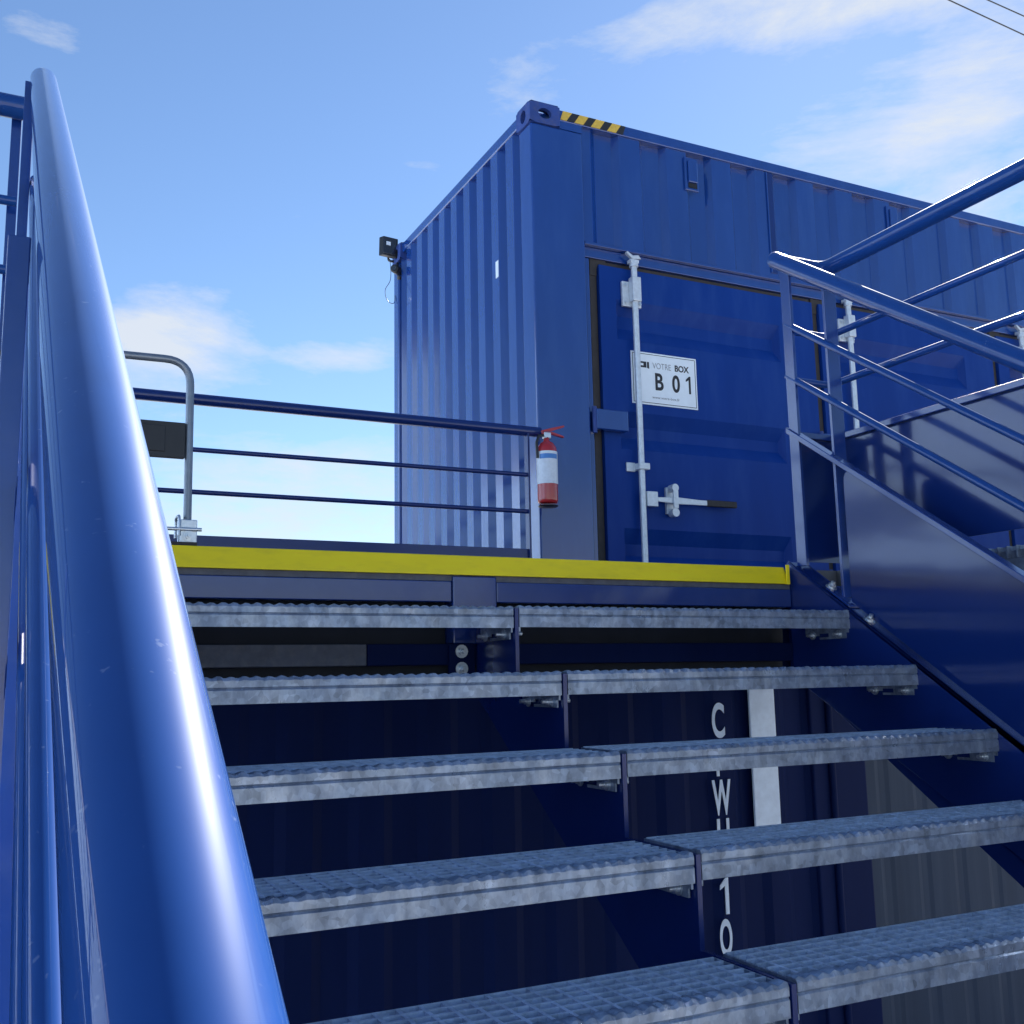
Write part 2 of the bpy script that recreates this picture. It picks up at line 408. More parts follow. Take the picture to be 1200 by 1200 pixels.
part(MB().box(-3.2, .93, YB + .012, YB + .09, .040, .100), 'lower_beam', M_pur, ld, .003)
part(MB().box(.932, 2.464, YB + .012, YB + .09, .040, .100), 'lower_beam', M_low, ld, .003)
part(MB().box(-3.2, 2.464, YB + .07, YB + .122, .003, .039), 'slot_back', M_dark, ld)
part(MB().box(-3.2, 2.90, YB + .131, YB + .160, -.02, ZL - .0605), 'leak_plate', M_low, ld)  # plate added to stop sunlight leaking through under the deck
part(MB().box(2.466 + .083, 2.90, YB + .006, YB + .130, -.02, ZL - .0605), 'edge_beam', M_blue, ld, .003)
part(MB().box(1.175, 1.255, YB - .004, YB + .011, .003, .099), 'joint_plate', M_low, ld, .002)
part(MB().box(1.275, 1.345, YB - .002, YB + .011, .003, .099), 'joint_plate', M_low, ld, .002)
for bx in (1.212, 1.303):
    for bz in (.078, .028):
        part(bolt(MB(), (bx, YB - .005, bz), (0, -1, 0), .013, .010, .016), 'bolt', M_galv2, ld)

# ------------------------------------------------------------------ staircase
st = thing('staircase', (XC, Y1 - NST * RUN * .5, GZ), 'blue steel staircase with two columns of galvanized grating treads', 'staircase')
yend = Y1 - (NST - 1) * RUN - .10
def outer_stringer(xw, sgn):
    """C-channel: web at xw, flange pointing outwards (sgn)"""
    top = .000; bot = -.40
    ya, yb_ = YB + .02, yend
    mb = MB()
    def web(x0, x1, t, b): mb.prism([(ya, zs(ya) + t), (ya, zs(ya) + b), (yb_, max(GZ, zs(yb_) + b)), (yb_, zs(yb_) + t)], 'x', x0, x1)
    if sgn > 0:
        web(xw, xw + .010, top, bot); web(xw + .010, xw + .082, top - .0005, top - .012); web(xw + .010, xw + .082, bot + .012, bot)
    else:
        web(xw - .010, xw, top, bot); web(xw - .082, xw - .010, top - .0005, top - .012); web(xw - .082, xw - .010, bot + .012, bot)
    return part(mb, 'stringer', M_blue_sh, st, .0025)
outer_stringer(XR, 1); outer_stringer(XL, -1)
poly = []
for i in range(NST):
    y, z = Y1 - i * RUN, Z1 - i * RISE
    poly += [(y + RUN - (.002 if i else 0), z - .004), (y - .002, z - .004)]
poly += [(Y1 - (NST - 1) * RUN, GZ + .005), (Y1 - (NST - 1) * RUN + .30, GZ + .005)]
poly += [(YB, zs(YB) - .41)]
bmx = MB()
# sawtooth plate, cut into convex columns so that it triangulates cleanly
for i in range(NST):
    y, z = Y1 - i * RUN, Z1 - i * RISE
    lo = lambda yy: max(GZ, zs(yy) - .42)
    bmx.prism([(y + RUN - .002 if i else YB - .004, z - .003), (y + RUN - .002 if i else YB - .004, lo(y + RUN)), (y - .0019, lo(y)), (y - .0019, z - .003)], 'x', XC - .0055, XC + .0055)
part(bmx, 'stringer', M_blue_sh, st)

TW = XC - .006 - XL - .006               # tread width
TD = .208
def wave_nosing():
    mb = MB(); n = 172; prof_n = 7; vs = []
    for k in range(n + 1):
        xx = TW * k / n
        w = .0028 * math.sin(2 * math.pi * xx / .0275) + .0008 * math.sin(xx * 91.0)
        j = .0007 * math.sin(xx * 37.0)
        pf = [(.030, -.006), (.030, .0006 + w * .6), (.016, .0012 + w), (.004, .0006 + w), (.000, -.006 + w * .3), (.0 + j, -.020), (.0030, -.0235), (.0 + j, -.027), (.0, -.056), (.005, -.056), (.005, -.010)]
        prof_n = len(pf)
        vs += [(xx, a, b) for a, b in pf]
    fs = []
    for k in range(n):
        for q in range(prof_n):
            q2 = (q + 1) % prof_n
            fs.append((k * prof_n + q, k * prof_n + q2, (k + 1) * prof_n + q2, (k + 1) * prof_n + q))
    fs.append(tuple(range(prof_n))); fs.append(tuple(n * prof_n + q for q in reversed(range(prof_n))))
    mb.add(vs, fs); return mb
nos = wave_nosing()
nose_me = nos.mesh('tread')
gr = MB()
yy = .056
while yy < TD - .01:
    gr.box(.006, TW - .006, yy - .0026, yy + .0026, -.019, 0); yy += .0305
gr.box(.006, TW - .006, TD - .004, TD, -.034, .0)
xx = .034
while xx < TW - .012:
    gr.box(xx - .0038, xx + .0038, .0305, TD - .0045, -.012, -.0006); xx += .040
grat_me = gr.mesh('grating', fix=False)
def end_plate(x0, x1):
    mb = MB()
    H = -.086; y0, y1 = .006, TD
    def bx(a, b, c, d): mb.box(x0, x1, a, b, c, d)
    s0, s1, sz0, sz1 = .098, .142, -.079, -.067       # slot
    bx(y0 + .012, s0, H, -.002); bx(s1, y1, H + .012, -.002); bx(s0, s1, H, sz0); bx(s0, s1, sz1, -.002)
    bx(y0, y0 + .012, H + .018, -.002)
    return mb
pl_l = end_plate(.0005, .0055).mesh('end_plate'); pl_r = end_plate(TW - .0055, TW - .0005).mesh('end_plate')
def tread_bolt(side):
    mb = MB(); xs = .0056 if side == 0 else TW - .0056; d = (1, 0, 0) if side == 0 else (-1, 0, 0)
    return mb, xs, d
bolt_me = {}
for side in (0, 1):
    mb, xs, d = tread_bolt(side)
    bolt_me[side] = [bolt(MB(), (xs, yb2, -.072), d, .0095, .008, .014).mesh('bolt') for yb2 in (.050, .172)]
for me, M_ in ((nose_me, M_galv), (grat_me, M_grat), (pl_l, M_galv), (pl_r, M_galv), (bolt_me[0][0], M_galv2), (bolt_me[0][1], M_galv2), (bolt_me[1][0], M_galv2), (bolt_me[1][1], M_galv2)):
    me.materials.append(M_)
so = ORG[st]
for i in range(NST - 1):
    for col, x0 in ((0, XL + .003), (1, XC + .009)):
        dz = random.uniform(-.0015, .0015) + (.003 if col else 0)
        t = bpy.data.objects.new('tread', nose_me); link(t, st)
        t.location = (x0 - so[0], Y1 - i * RUN - so[1], Z1 - i * RISE - so[2] + dz)
        gq = bpy.data.objects.new('grating', grat_me); link(gq, t); gq['kind'] = 'stuff'
        for me in (pl_l, pl_r): link(bpy.data.objects.new('end_plate', me), t)
        if i < 7:
            for side in (0, 1):
                for me in bolt_me[side]: link(bpy.data.objects.new('bolt', me), t)

# ------------------------------------------------------------------ stair railings
def slanted(x, y0, z0, y1): return [(x, y0, z0), (x, y1, z0 - (y0 - y1) * TAN)]
HR = .0302
YN = -1.35
# right
rr = thing('stair_railing', (2.5, 2.8, .2), 'glossy blue stair railing with solid lower panel on the right-hand stringer', 'railing')
def rounded_rail(p0, p1, r, n=40):
    a, b = Vector(p0), Vector(p1); d = (b - a).normalized()
    return MB().path([a, a + d * .004, a + d * .012, a + d * .03, b], [r * .72, r * .92, r, r, r], n)
p0, p1 = slanted(2.5, 2.86, 1.512, YN)
part(rounded_rail(p0, p1, HR), 'handrail', M_tube, rr)
part(MB().path(slanted(2.506, 2.812, 1.244, YN), .0125, 20), 'mid_rail', M_tube, rr)
part(MB().path(slanted(2.506, 2.826, 1.056, YN), .0125, 20), 'mid_rail', M_tube, rr)
def flatbar(x0, x1, y0, z0, y1, h):
    return MB().prism([(y0, z0), (y0, z0 - h), (y1, z0 - h - (y0 - y1) * TAN), (y1, z0 - (y0 - y1) * TAN)], 'x', x0, x1)
part(flatbar(2.487, 2.527, 2.832, .866, YN, .022), 'flat_bar', M_blue, rr, .002)
part(MB().box(2.494, 2.506, 2.775, 2.822, ZL + .002, 1.475), 'post', M_blue, rr, .0015)
def zrail(y): return 1.512 - (2.86 - y) * TAN
for yp in (2.63, 1.30, -.03):
    zb = zs(yp) + .001
    part(MB().box(2.512, 2.566, yp - .006, yp + .006, zb, zrail(yp) - .02), 'post', M_blue, rr, .0015)
    fm = MB(); fm.prism([(yp - .05, zs(yp - .05) + .002), (yp + .05, zs(yp + .05) + .002), (yp + .05, zs(yp + .05) + .010), (yp - .05, zs(yp - .05) + .010)], 'x', 2.486, 2.544)
    part(fm, 'foot_plate', M_blue, rr, .001)
    for dy in (-.115, .045):
        part(bolt(MB(), (2.505, yp + dy, zs(yp + dy) + (.011 if dy > 0 else .0005)), (0, -.565, .825), .013, .010, .010), 'bolt', M_galv2, rr)
def panel(x0, x1, y0, y1, rad=.05):
    tz = lambda y: .866 - .024 - (2.832 - y) * TAN
    bz = lambda y: zs(y) + .012
    pts = [(y0, bz(y0)), (y0, tz(y0) - rad * 1.2)]
    for k in range(1, 6):
        a = k / 5
        A, B, C = Vector((y0, tz(y0) - rad * 1.2)), Vector((y0, tz(y0))), Vector((y0 - rad, tz(y0 - rad)))
        q = A * (1 - a) ** 2 + B * 2 * a * (1 - a) + C * a * a; pts.append((q.x, q.y))
    pts += [(y1, tz(y1)), (y1, bz(y1))]
    return MB().prism(pts, 'x', x0, x1)
part(panel(2.515, 2.519, 2.595, 1.34), 'infill_panel', M_panel, rr)
part(panel(2.515, 2.519, 1.26, .01), 'infill_panel', M_panel, rr)
# left
lr = thing('stair_railing', (.03, 2.8, .2), 'glossy blue stair railing on the left-hand stringer, beside the grey gate frame', 'railing')
def lz(y): return 1.428 - (Y1 - y) * TAN
part(rounded_rail((.026, 2.66, lz(2.66)), (.070, YN, lz(YN)), HR, 64), 'handrail', M_tube, lr)
for off in (.26, .44):
    part(MB().path([(.020, 2.62, lz(2.62) - off), (.044, YN, lz(YN) - off)], .0125, 24), 'mid_rail', M_tube, lr)
part(MB().prism([(2.62, lz(2.62) - .63), (2.62, lz(2.62) - .652), (YN, lz(YN) - .652), (YN, lz(YN) - .63)], 'x', -.008, .032), 'flat_bar', M_blue, lr, .002)
for yp in (2.56, 1.17, -.06):
    part(MB().box(-.014, .008, yp - .025, yp + .025, zs(yp) + .001, lz(yp) - .012), 'post', M_blue, lr, .0015)
    fm = MB(); fm.prism([(yp - .05, zs(yp - .05) + .002), (yp + .05, zs(yp + .05) + .002), (yp + .05, zs(yp + .05) + .010), (yp - .05, zs(yp - .05) + .010)], 'x', -.02, .046)
    part(fm, 'foot_plate', M_blue, lr, .001)
def lpanel(y0, y1):
    return MB().prism([(y0, zs(y0) + .012), (y0, lz(y0) - .655), (y1, lz(y1) - .655), (y1, zs(y1) + .012)], 'x', .009, .013)
part(lpanel(2.37, 1.21), 'infill_panel', M_panel, lr); part(lpanel(1.13, -.02), 'infill_panel', M_panel, lr)

# ------------------------------------------------------------------ landing railings
HT = (1.483, 1.225, 1.040, .835)
# right-hand gallery railing: a short return from the stair, then towards the viewer
gr_ = thing('gallery_railing', (2.7, 2.8, ZL), 'level blue railing along the right-hand gallery edge, above a glossy panel', 'railing')
GX, GY = 2.70, 2.80
part(MB().path(fillet([(2.52, GY + .02, HT[0]), (GX, GY + .02, HT[0]), (GX, -2.2, HT[0])], .05), HR, 32), 'handrail', M_tube, gr_)
for hz_ in HT[1:3]:
    part(MB().path(fillet([(2.515, GY + .02, hz_), (GX, GY + .02, hz_), (GX, -2.2, hz_)], .03), .0125, 20), 'mid_rail', M_tube, gr_)
part(MB().box(2.53, GX - .02, GY, GY + .04, HT[3] - .011, HT[3] + .011), 'flat_bar', M_blue, gr_, .002)
part(MB().box(GX - .02, GX + .02, -2.2, GY + .04, HT[3] - .011, HT[3] + .011), 'flat_bar', M_blue, gr_, .002)
part(MB().box(2.535, GX - .002, GY + .018, GY + .022, ZL + .02, HT[3] - .012), 'infill_panel', M_panel, gr_)
part(MB().box(GX - .002, GX + .002, 1.40, GY + .016, ZL + .045, HT[3] - .012), 'infill_panel', M_panel, gr_)
part(MB().box(GX - .002, GX + .002, -.10, 1.32, ZL + .045, HT[3] - .012), 'infill_panel', M_panel, gr_)
for yp in (1.36, -.14, -1.6):
    part(MB().box(GX + .006, GX + .054, yp - .006, yp + .006, ZL + .002, HT[0] - .02), 'post', M_blue, gr_, .0015)
# its floor
gd = thing('gallery_floor', (2.7, 1, .3), 'galvanized grating walkway floor beyond the right-hand stair railing', 'walkway')
mb = MB(); y = -2.15
while y < YB - .03:
    mb.box(2.705, 3.9, y - .0018, y + .0018, ZL - .036, ZL); y += .033
x = 2.72
while x < 3.9:
    mb.box(x - .002, x + .002, -2.15, YB - .03, ZL - .014, ZL - .0015); x += .045
q = part(mb, 'grating', M_galv, gd, fix=False); q['kind'] = 'stuff'
part(MB().box(2.72, 3.9, -2.2, -2.155, ZL - .12, ZL - .002), 'edge_beam', M_galv, gd, .003)
part(MB().box(2.728, 2.788, -2.15, YB - .032, ZL - .14, ZL - .0365), 'edge_beam', M_galv, gd, .003)
part(MB().box(3.84, 3.9, -2.15, YB - .032, ZL - .14, ZL - .0365), 'edge_beam', M_galv, gd, .003)
for yy2 in (-2.0, .4):
    for xx2 in (2.758, 3.87):
        part(MB().box(xx2 - .03, xx2 + .03, yy2 - .03, yy2 + .03, GZ, ZL - .1405), 'post', M_blue, gd, .003)
# left-hand landing railing, going off to the left from the stair head
l2 = thing('landing_railing', (-1, 2.8, ZL), 'level dark blue landing railing running left from the stair head', 'railing')
part(MB().path([(.008, 2.80, HT[0]), (-3.1, 2.80, HT[0])], HR, 32), 'handrail', M_tube, l2)
for hz_ in HT[1:3]:
    part(MB().path([(-.02, 2.80, hz_), (-3.1, 2.80, hz_)], .0125, 20), 'mid_rail', M_tube, l2)
part(MB().box(-3.1, -.012, 2.78, 2.82, HT[3] - .011, HT[3] + .011), 'flat_bar', M_blue, l2, .002)
part(MB().box(-3.1, -.045, 2.798, 2.802, ZL + .02, HT[3] - .012), 'infill_panel', M_panel, l2)
for xp in (-.03, -1.5, -2.95):
    part(MB().box(xp - .012, xp + .012, 2.826, 2.874, ZL - .002, HT[0] - .012), 'post', M_blue, l2, .0015)
# back railing, up to the corner of the upper container
BY = 5.10
b2 = thing('landing_railing', (.5, BY, ZL), 'blue railing across the back of the landing, coloured dark as if backlit, ending at the fire extinguisher', 'railing')
BH = (1.368, 1.118, .910, .700)
part(MB().path([(-3.1, BY, BH[0]), (2.69, BY, BH[0])], .029, 24), 'handrail', M_blue_sh, b2)  # darker blue on this railing stands in for backlight
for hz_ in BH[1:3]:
    part(MB().path([(-3.1, BY, hz_), (2.60, BY, hz_)], .0125, 16), 'mid_rail', M_blue_sh, b2)
part(MB().box(-3.1, 2.60, BY - .006, BY + .006, BH[3] - .085, BH[3]), 'flat_bar', M_blue_sh, b2, .002)
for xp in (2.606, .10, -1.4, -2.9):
    part(MB().box(xp - .006, xp + .006, BY - .024, BY + .024, ZL - .002, BH[0] - .012), 'post', M_blue_sh, b2, .0015)

# ------------------------------------------------------------------ upper container
CX, CY, CZ = 2.707, 5.154, 3.437
CB = ZL + .012                          # underside
CL, CW = 7.55, 2.438
uc = thing('shipping_container', (CX, CY, CB), 'bright blue upper container with side doors and hazard-striped top corner', 'container')
# corner castings (with their holes) and posts
def casting(x0, y0, z0, sx=1):
    bm = bmesh.new(); W_, D_, H_ = .205, .185, .136
    mb = MB()
    def face_with_hole(P, u, v, w, h, hw, hh):
        # rectangle with an oval hole, P corner, u,v unit vectors
        P, u, v = map(Vector, (P, u, v)); c = P + u * w / 2 + v * h / 2; n = 24; vs = []; fs = []
        for k in range(n):
            th = 2 * math.pi * k / n; a, b = math.cos(th), math.sin(th)
            s = 1 / max(abs(a) / (w / 2), abs(b) / (h / 2)) if True else 0
            vs.append(c + u * a * s + v * b * s)
        for k in range(n):
            th = 2 * math.pi * k / n
            vs.append(c + u * math.cos(th) * hw + v * math.sin(th) * hh)
        nv = u.cross(v)
        for k in range(n):
            vs.append(vs[n + k] - nv * .028)
        for k in range(n):
            k2 = (k + 1) % n
            fs.append((k, k2, n + k2, n + k)); fs.append((n + k, n + k2, 2 * n + k2, 2 * n + k))
        mb.add(vs, fs)
    z1 = z0 + H_
    x1 = x0 + W_; y1 = y0 + D_
    face_with_hole((x0, y0, z0), (1, 0, 0), (0, 0, 1), W_, H_, .045, .034)          # front
    face_with_hole((x0, y1, z0), (0, -1, 0), (0, 0, 1), D_, H_, .034, .042)         # outer end
    face_with_hole((x0, y0, z1), (1, 0, 0), (0, 1, 0), W_, D_, .055, .034)          # top
    face_with_hole((x1, y0, z0), (0, 1, 0), (0, 0, 1), D_, H_, .03, .034)           # inner end
    face_with_hole((x1, y1, z0), (-1, 0, 0), (0, 0, 1), W_, H_, .045, .034)         # back
    mb.add([(x0, y0, z0), (x1, y0, z0), (x1, y1, z0), (x0, y1, z0)], [(3, 2, 1, 0)])
    return mb
ct = CZ - .136; TRB_ = CZ - .085
part(casting(CX - .008, CY - .008, ct), 'corner_casting', M_cast, uc, fix=False)
part(casting(CX - .008, CY + CW - .177, ct), 'corner_casting', M_cast, uc, fix=False)
part(casting(CX + CL - .197, CY - .008, ct), 'corner_casting', M_cast, uc, fix=False)
part(casting(CX + CL - .197, CY + CW - .177, ct), 'corner_casting', M_cast, uc, fix=False)
part(MB().box(CX, CX + .355, CY, CY + .16, CB, ct - .001), 'corner_post', M_cont, uc, .012, 3)
part(MB().box(CX + .198, CX + .355, CY + .0005, CY + .16, ct - .0008, TRB_ - .001), 'corner_post', M_cont, uc)
part(MB().box(CX + CL - .355, CX + CL, CY, CY + .16, CB, ct - .001), 'corner_post', M_cont, uc, .012, 3)
part(MB().box(CX, CX + .10, CY + CW - .11, CY + CW, CB, ct - .001), 'corner_post', M_cont, uc, .012, 3)
# top rails
TRB, TRT = CZ - .085, CZ - .014
part(MB().box(CX + .199, CX + CL - .199, CY + .002, CY + .062, TRB, TRT), 'top_rail', M_cont, uc, .006)
part(MB().box(CX + .006, CX + .066, CY + .180, CY + CW - .180, TRB, TRT), 'top_rail', M_cont, uc, .006)
part(MB().box(CX + .02, CX + CL - .02, CY + .063, CY + CW, TRB + .02, TRT - .012), 'roof', M_cont, uc)
part(MB().box(CX + .006, CX + .066, CY + .161, CY + CW - .111, CB, CB + .16), 'bottom_rail', M_cont, uc, .006)
# end wall: vertical corrugation
prof = [(CX + .02, CY + .158)]
y = CY + .185; pitch = (CW - .16 - .11 - .04) / 9.5
for k in range(10):
    for dy, dx in ((0, .058), (pitch * .22, .058), (pitch * .40, .012), (pitch * .86, .012)):
        if y + dy < CY + CW - .112: prof.append((CX + dx, y + dy))
    y += pitch
prof.append((CX + .03, CY + CW - .109))
part(MB().sheet(prof, CB + .14, TRB + .01, 'y'), 'end_wall', M_cont, uc)
part(MB().box(CX + .0095, CX + .0115, CY + .505, CY + .545, CZ - .93, CZ - .82), 'sticker', M_let, uc)
# far long side and far end, plain shells
part(MB().box(CX + .02, CX + CL - .02, CY + CW - .03, CY + CW - .002, CB, TRB + .019), 'side_wall', M_cont, uc)
part(MB().box(CX + CL - .05, CX + CL - .02, CY + .161, CY + CW - .031, CB, TRB + .019), 'end_wall', M_cont, uc)
part(MB().box(CX + .07, CX + CL - .06, CY + .14, CY + CW - .04, CB, CB + .10), 'floor_frame', M_low, uc)
# corrugated fascia over the doors
HDR = CZ - .846
prof = [(CX + .356, CY + .030), (CX + .43, CY + .030)]
x = CX + .43
while x < CX + CL - .62:
    for dx, dy in ((.0, .056), (.125, .056), (.158, .014), (.312, .014)):
        prof.append((x + dx + .04, CY + dy))
    x += .357
prof.append((CX + CL - .356, CY + .03))
part(MB().sheet(prof, HDR + .003, TRB + .012, 'x'), 'fascia_panel', M_cont, uc)
part(MB().prism([(CY + .004, HDR - .004), (CY + .004, HDR + .014), (CY + .05, HDR + .036), (CY + .09, HDR + .03), (CY + .09, HDR - .004)], 'x', CX + .356, CX + CL - .356), 'door_header', M_cont, uc, .002)
part(MB().box(CX + .356, CX + CL - .356, CY + .040, CY + .13, HDR - .070, HDR - .005), 'door_header', M_cont, uc, .003)
part(MB().box(CX + 1.79, CX + 1.80, CY + .004, CY + .05, HDR + .04, TRB - .002), 'fascia_joint', M_cont, uc, .002)
part(MB().box(CX + 1.8005, CX + 1.85, CY + .012, CY + .05, HDR + .04, TRB - .002), 'fascia_joint', M_blue_sh, uc, .002)  # darker blue strip stands in for the shade of a recess
# hazard stripes on the top rail
hx0, hx1, hz0, hz1 = CX + .205, CX + .674, TRB + .008, TRT - .004
nst = 4; w = (hx1 - hx0) / nst; sl = .04
def stripe(a, b, M_):
    lo_a, lo_b, hi_a, hi_b = (min(max(q, hx0), hx1) for q in (a - sl, b - sl, a, b))
    part(MB().prism([(lo_a, hz0), (lo_b, hz0), (hi_b, hz1), (hi_a, hz1)], 'y', CY - .0015, CY + .0025), 'hazard_stripe', M_, uc)
for k in range(nst + 1):
    a = hx0 + .02 + k * w
    if a < hx1: stripe(a, a + w * .54, M_hy)
    if k and a - w * .46 < hx1: stripe(a - w * .46 + .001, a - .001, M_hk)
# vents
for vx in (1.115, 2.88, 4.62):
    v = part(MB().box(CX + vx, CX + vx + .105, CY - .002, CY + .016, CZ - .352, CZ - .125), 'vent', M_cont, uc, .005)
    part(MB().prism([(CX + vx + .02, CZ - .30), (CX + vx + .092, CZ - .30), (CX + vx + .092, CZ - .15), (CX + vx + .02, CZ - .15)], 'y', CY - .016, CY - .0025), 'vent_hood', M_cont, v, .006)
    part(MB().box(CX + vx + .022, CX + vx + .090, CY - .006, CY - .0025, CZ - .335, CZ - .302), 'vent_slot', M_dark, v)

# side doors
DZ0, DZ1 = CB + .03, HDR - .105
troughs = [(-1.155, -1.245, -1.325, -1.410), (-1.860, -1.945, -2.015, -2.095), (-2.575, -2.665, -2.735, -2.815)]
def door(x0, x1, big=True):
    d = part(MB().box(x0, x1, CY + .103, CY + .112, DZ0, DZ1), 'door', M_cont, uc)
    # leaf skin with pressed-in horizontal troughs
    mb = MB(); yf = CY + .040; dp = .048
    fx0, fx1 = x0 + .115, x1 - .30
    mb.add([(x0, yf, DZ0), (fx0, yf, DZ0), (fx0, yf, DZ1), (x0, yf, DZ1)], [(0, 1, 2, 3)])
    mb.add([(fx1, yf, DZ0), (x1, yf, DZ0), (x1, yf, DZ1), (fx1, yf, DZ1)], [(0, 1, 2, 3)])
    zt_ = DZ1
    for a, b, c, e in troughs:
        a, b, c, e = CZ + a, CZ + b, CZ + c, CZ + e
        mb.add([(fx0, yf, a), (fx1, yf, a), (fx1, yf, zt_), (fx0, yf, zt_)], [(0, 1, 2, 3)])
        ib = .028
        P = [(fx0, yf, a), (fx1, yf, a), (fx1, yf, e), (fx0, yf, e), (fx0 + ib, yf + dp, b), (fx1 - ib, yf + dp, b), (fx1 - ib, yf + dp, c), (fx0 + ib, yf + dp, c)]
        mb.add(P, [(0, 4, 5, 1), (4, 7, 6, 5), (7, 3, 2, 6), (0, 3, 7, 4), (1, 5, 6, 2)])
        zt_ = e
    mb.add([(fx0, yf, DZ0), (fx1, yf, DZ0), (fx1, yf, zt_), (fx0, yf, zt_)], [(0, 1, 2, 3)])
    mb.add([(x0, yf, DZ0), (x0, yf, DZ1), (x0, CY + .103, DZ1), (x0, CY + .103, DZ0)], [(0, 1, 2, 3)])
    mb.add([(x1, yf, DZ0), (x1, CY + .103, DZ0), (x1, CY + .103, DZ1), (x1, yf, DZ1)], [(0, 1, 2, 3)])
    mb.add([(x0, yf, DZ1), (x1, yf, DZ1), (x1, CY + .103, DZ1), (x0, CY + .103, DZ1)], [(0, 1, 2, 3)])
    part(mb, 'door_skin', M_door, d, .004)
    # gasket round the leaf
    part(MB().box(x0 - .056, x0 - .004, CY + .062, CY + .10, DZ0, DZ1 + .040), 'gasket', M_rub, d, .006)
    part(MB().box(x0 - .003, x1, CY + .062, CY + .10, DZ1 + .004, DZ1 + .034), 'gasket', M_rub, d, .006)
    gcn = MB().prism([(x0 - .055, DZ1 - .07), (x0 - .055, DZ1 + .05), (x0 + .07, DZ1 + .05), (x0 + .05, DZ1 + .004), (x0 - .006, DZ1 - .02), (x0 - .006, DZ1 - .07)], 'y', CY + .056, CY + .0615)
    part(gcn, 'gasket_corner', M_rub, d, .003)
    # hinges
    for zc in (CZ - 1.94, CZ - 2.86, CZ - 1.06):
        if zc > CZ - 1.2: continue
        part(MB().box(x0 - .085, x0 + .135, CY - .020, CY + .039, zc - .062, zc + .062), 'hinge', M_cont, d, .006)
        part(MB().path([(x0 - .09, CY - .004, zc - .085), (x0 - .09, CY - .004, zc + .075)], .014, 12), 'hinge_pin', M_cast, d)
    # locking rod
    rx = x0 + .225; ry = CY - .004
    part(MB().path([(rx, ry, DZ0 + .02), (rx, ry, CZ - .905)], .019, 18), 'locking_rod', M_rod, d)
    k = MB(); k.box(rx - .03, rx + .03, ry - .016, ry + .030, CZ - .925, CZ - .903); k.path([(rx, ry, CZ - .95), (rx, ry, CZ - .925)], .028, 14)
    k.prism([(rx - .055, CZ - .868), (rx - .015, CZ - .90), (rx + .05, CZ - .892), (rx + .03, CZ - .87), (rx - .01, CZ - .878), (rx - .05, CZ - .855)], 'y', ry - .012, ry + .012)
    part(k, 'cam_keeper', M_rod, d, .002)
    br = MB(); br.box(rx - .075, rx + .06, ry + .021, ry + .043, CZ - 1.20, CZ - 1.04); br.box(rx - .030, rx + .030, ry - .030, ry + .0205, CZ - 1.175, CZ - 1.02)
    part(br, 'rod_bracket', M_rod, d, .004)
    for q1 in (-.055, .048):
        for q2 in (-1.065, -1.175):
            part(bolt(MB(), (rx + q1, ry + .0205, CZ + q2), (0, -1, 0), .007, .004, .002), 'bolt', M_galv2, d)
    for zc in (CZ - 2.205,):
        b_ = MB(); b_.box(rx - .085, rx - .022, ry + .030, ry + .043, zc - .028, zc + .028); b_.box(rx - .03, rx + .045, ry - .026, ry + .043, zc - .020, zc + .020)
        part(b_, 'rod_bracket', M_rod, d, .004)
    # handle
    hz = CZ - 2.400
    h_ = MB(); h_.box(rx + .020, rx + .095, ry - .022, ry + .010, hz - .045, hz + .045)
    h_.prism([(rx + .095, hz + .012), (rx + .24, hz + .020), (rx + .40, hz + .012), (rx + .46, hz + .012), (rx + .46, hz - .020), (rx + .26, hz - .022), (rx + .095, hz - .014)], 'y', ry - .020, ry - .008)
    part(h_, 'handle', M_rod, d, .003)
    part(MB().box(rx + .455, rx + .68, ry - .026, ry - .002, hz - .024, hz + .016), 'handle_grip', M_rub, d, .006)
    rt = MB(); rt.box(rx + .185, rx + .245, ry + .020, ry + .043, hz - .080, hz + .085); rt.path([(rx + .215, ry + .019, hz + .075), (rx + .215, ry - .034, hz + .075)], .024, 16)
    rt.box(rx + .20, rx + .235, ry - .034, ry - .021, hz - .05, hz + .06); rt.path([(rx + .215, ry + .019, hz - .075), (rx + .215, ry - .03, hz - .075)], .026, 16)
    part(rt, 'handle_catch', M_rod, d, .003)
    return d
dw = 1.744
dx0 = CX + .468
for k in range(4):
    a = dx0 + k * dw
    if a + 1.4 > CX + CL - .36: break
    door(a, min(a + dw - .062, CX + CL - .36))
part(MB().box(CX + .356, dx0 - .062, CY + .05, CY + .12, CB, HDR - .071), 'door_jamb', M_cont, uc, .004)
part(MB().box(CX + .356, CX + CL - .356, CY + .113, CY + .135, CB + .02, HDR - .071), 'door_backing', M_rub, uc)

# ------------------------------------------------------------------ sign on the first door
SX0, SX1, SZ0, SZ1 = CX + .672, CX + 1.157, CZ - 1.803, CZ - 1.472
SY = CY + .0365
sg = thing('unit_sign', (SX0, SY, SZ0), 'white rectangular sign reading B 01 beside the locking rod of the first door', 'sign')
part(MB().box(SX0, SX1, SY - .002, SY + .003, SZ0, SZ1), 'board', M_wht, sg, .001)
bd = MB(); e = .010; t_ = .0035; yb0, yb1 = SY - .0032, SY - .0021
bd.box(SX0 + e, SX1 - e, yb0, yb1, SZ0 + e, SZ0 + e + t_); bd.box(SX0 + e, SX1 - e, yb0, yb1, SZ1 - e - t_, SZ1 - e)
bd.box(SX0 + e, SX0 + e + t_, yb0, yb1, SZ0 + e + t_, SZ1 - e - t_); bd.box(SX1 - e - t_, SX1 - e, yb0, yb1, SZ0 + e + t_, SZ1 - e - t_)
part(bd, 'border_line', M_ink, sg)
SW = SX1 - SX0
EX, EZ = (1, 0, 0), (0, 0, 1)
ty = SY - .0025
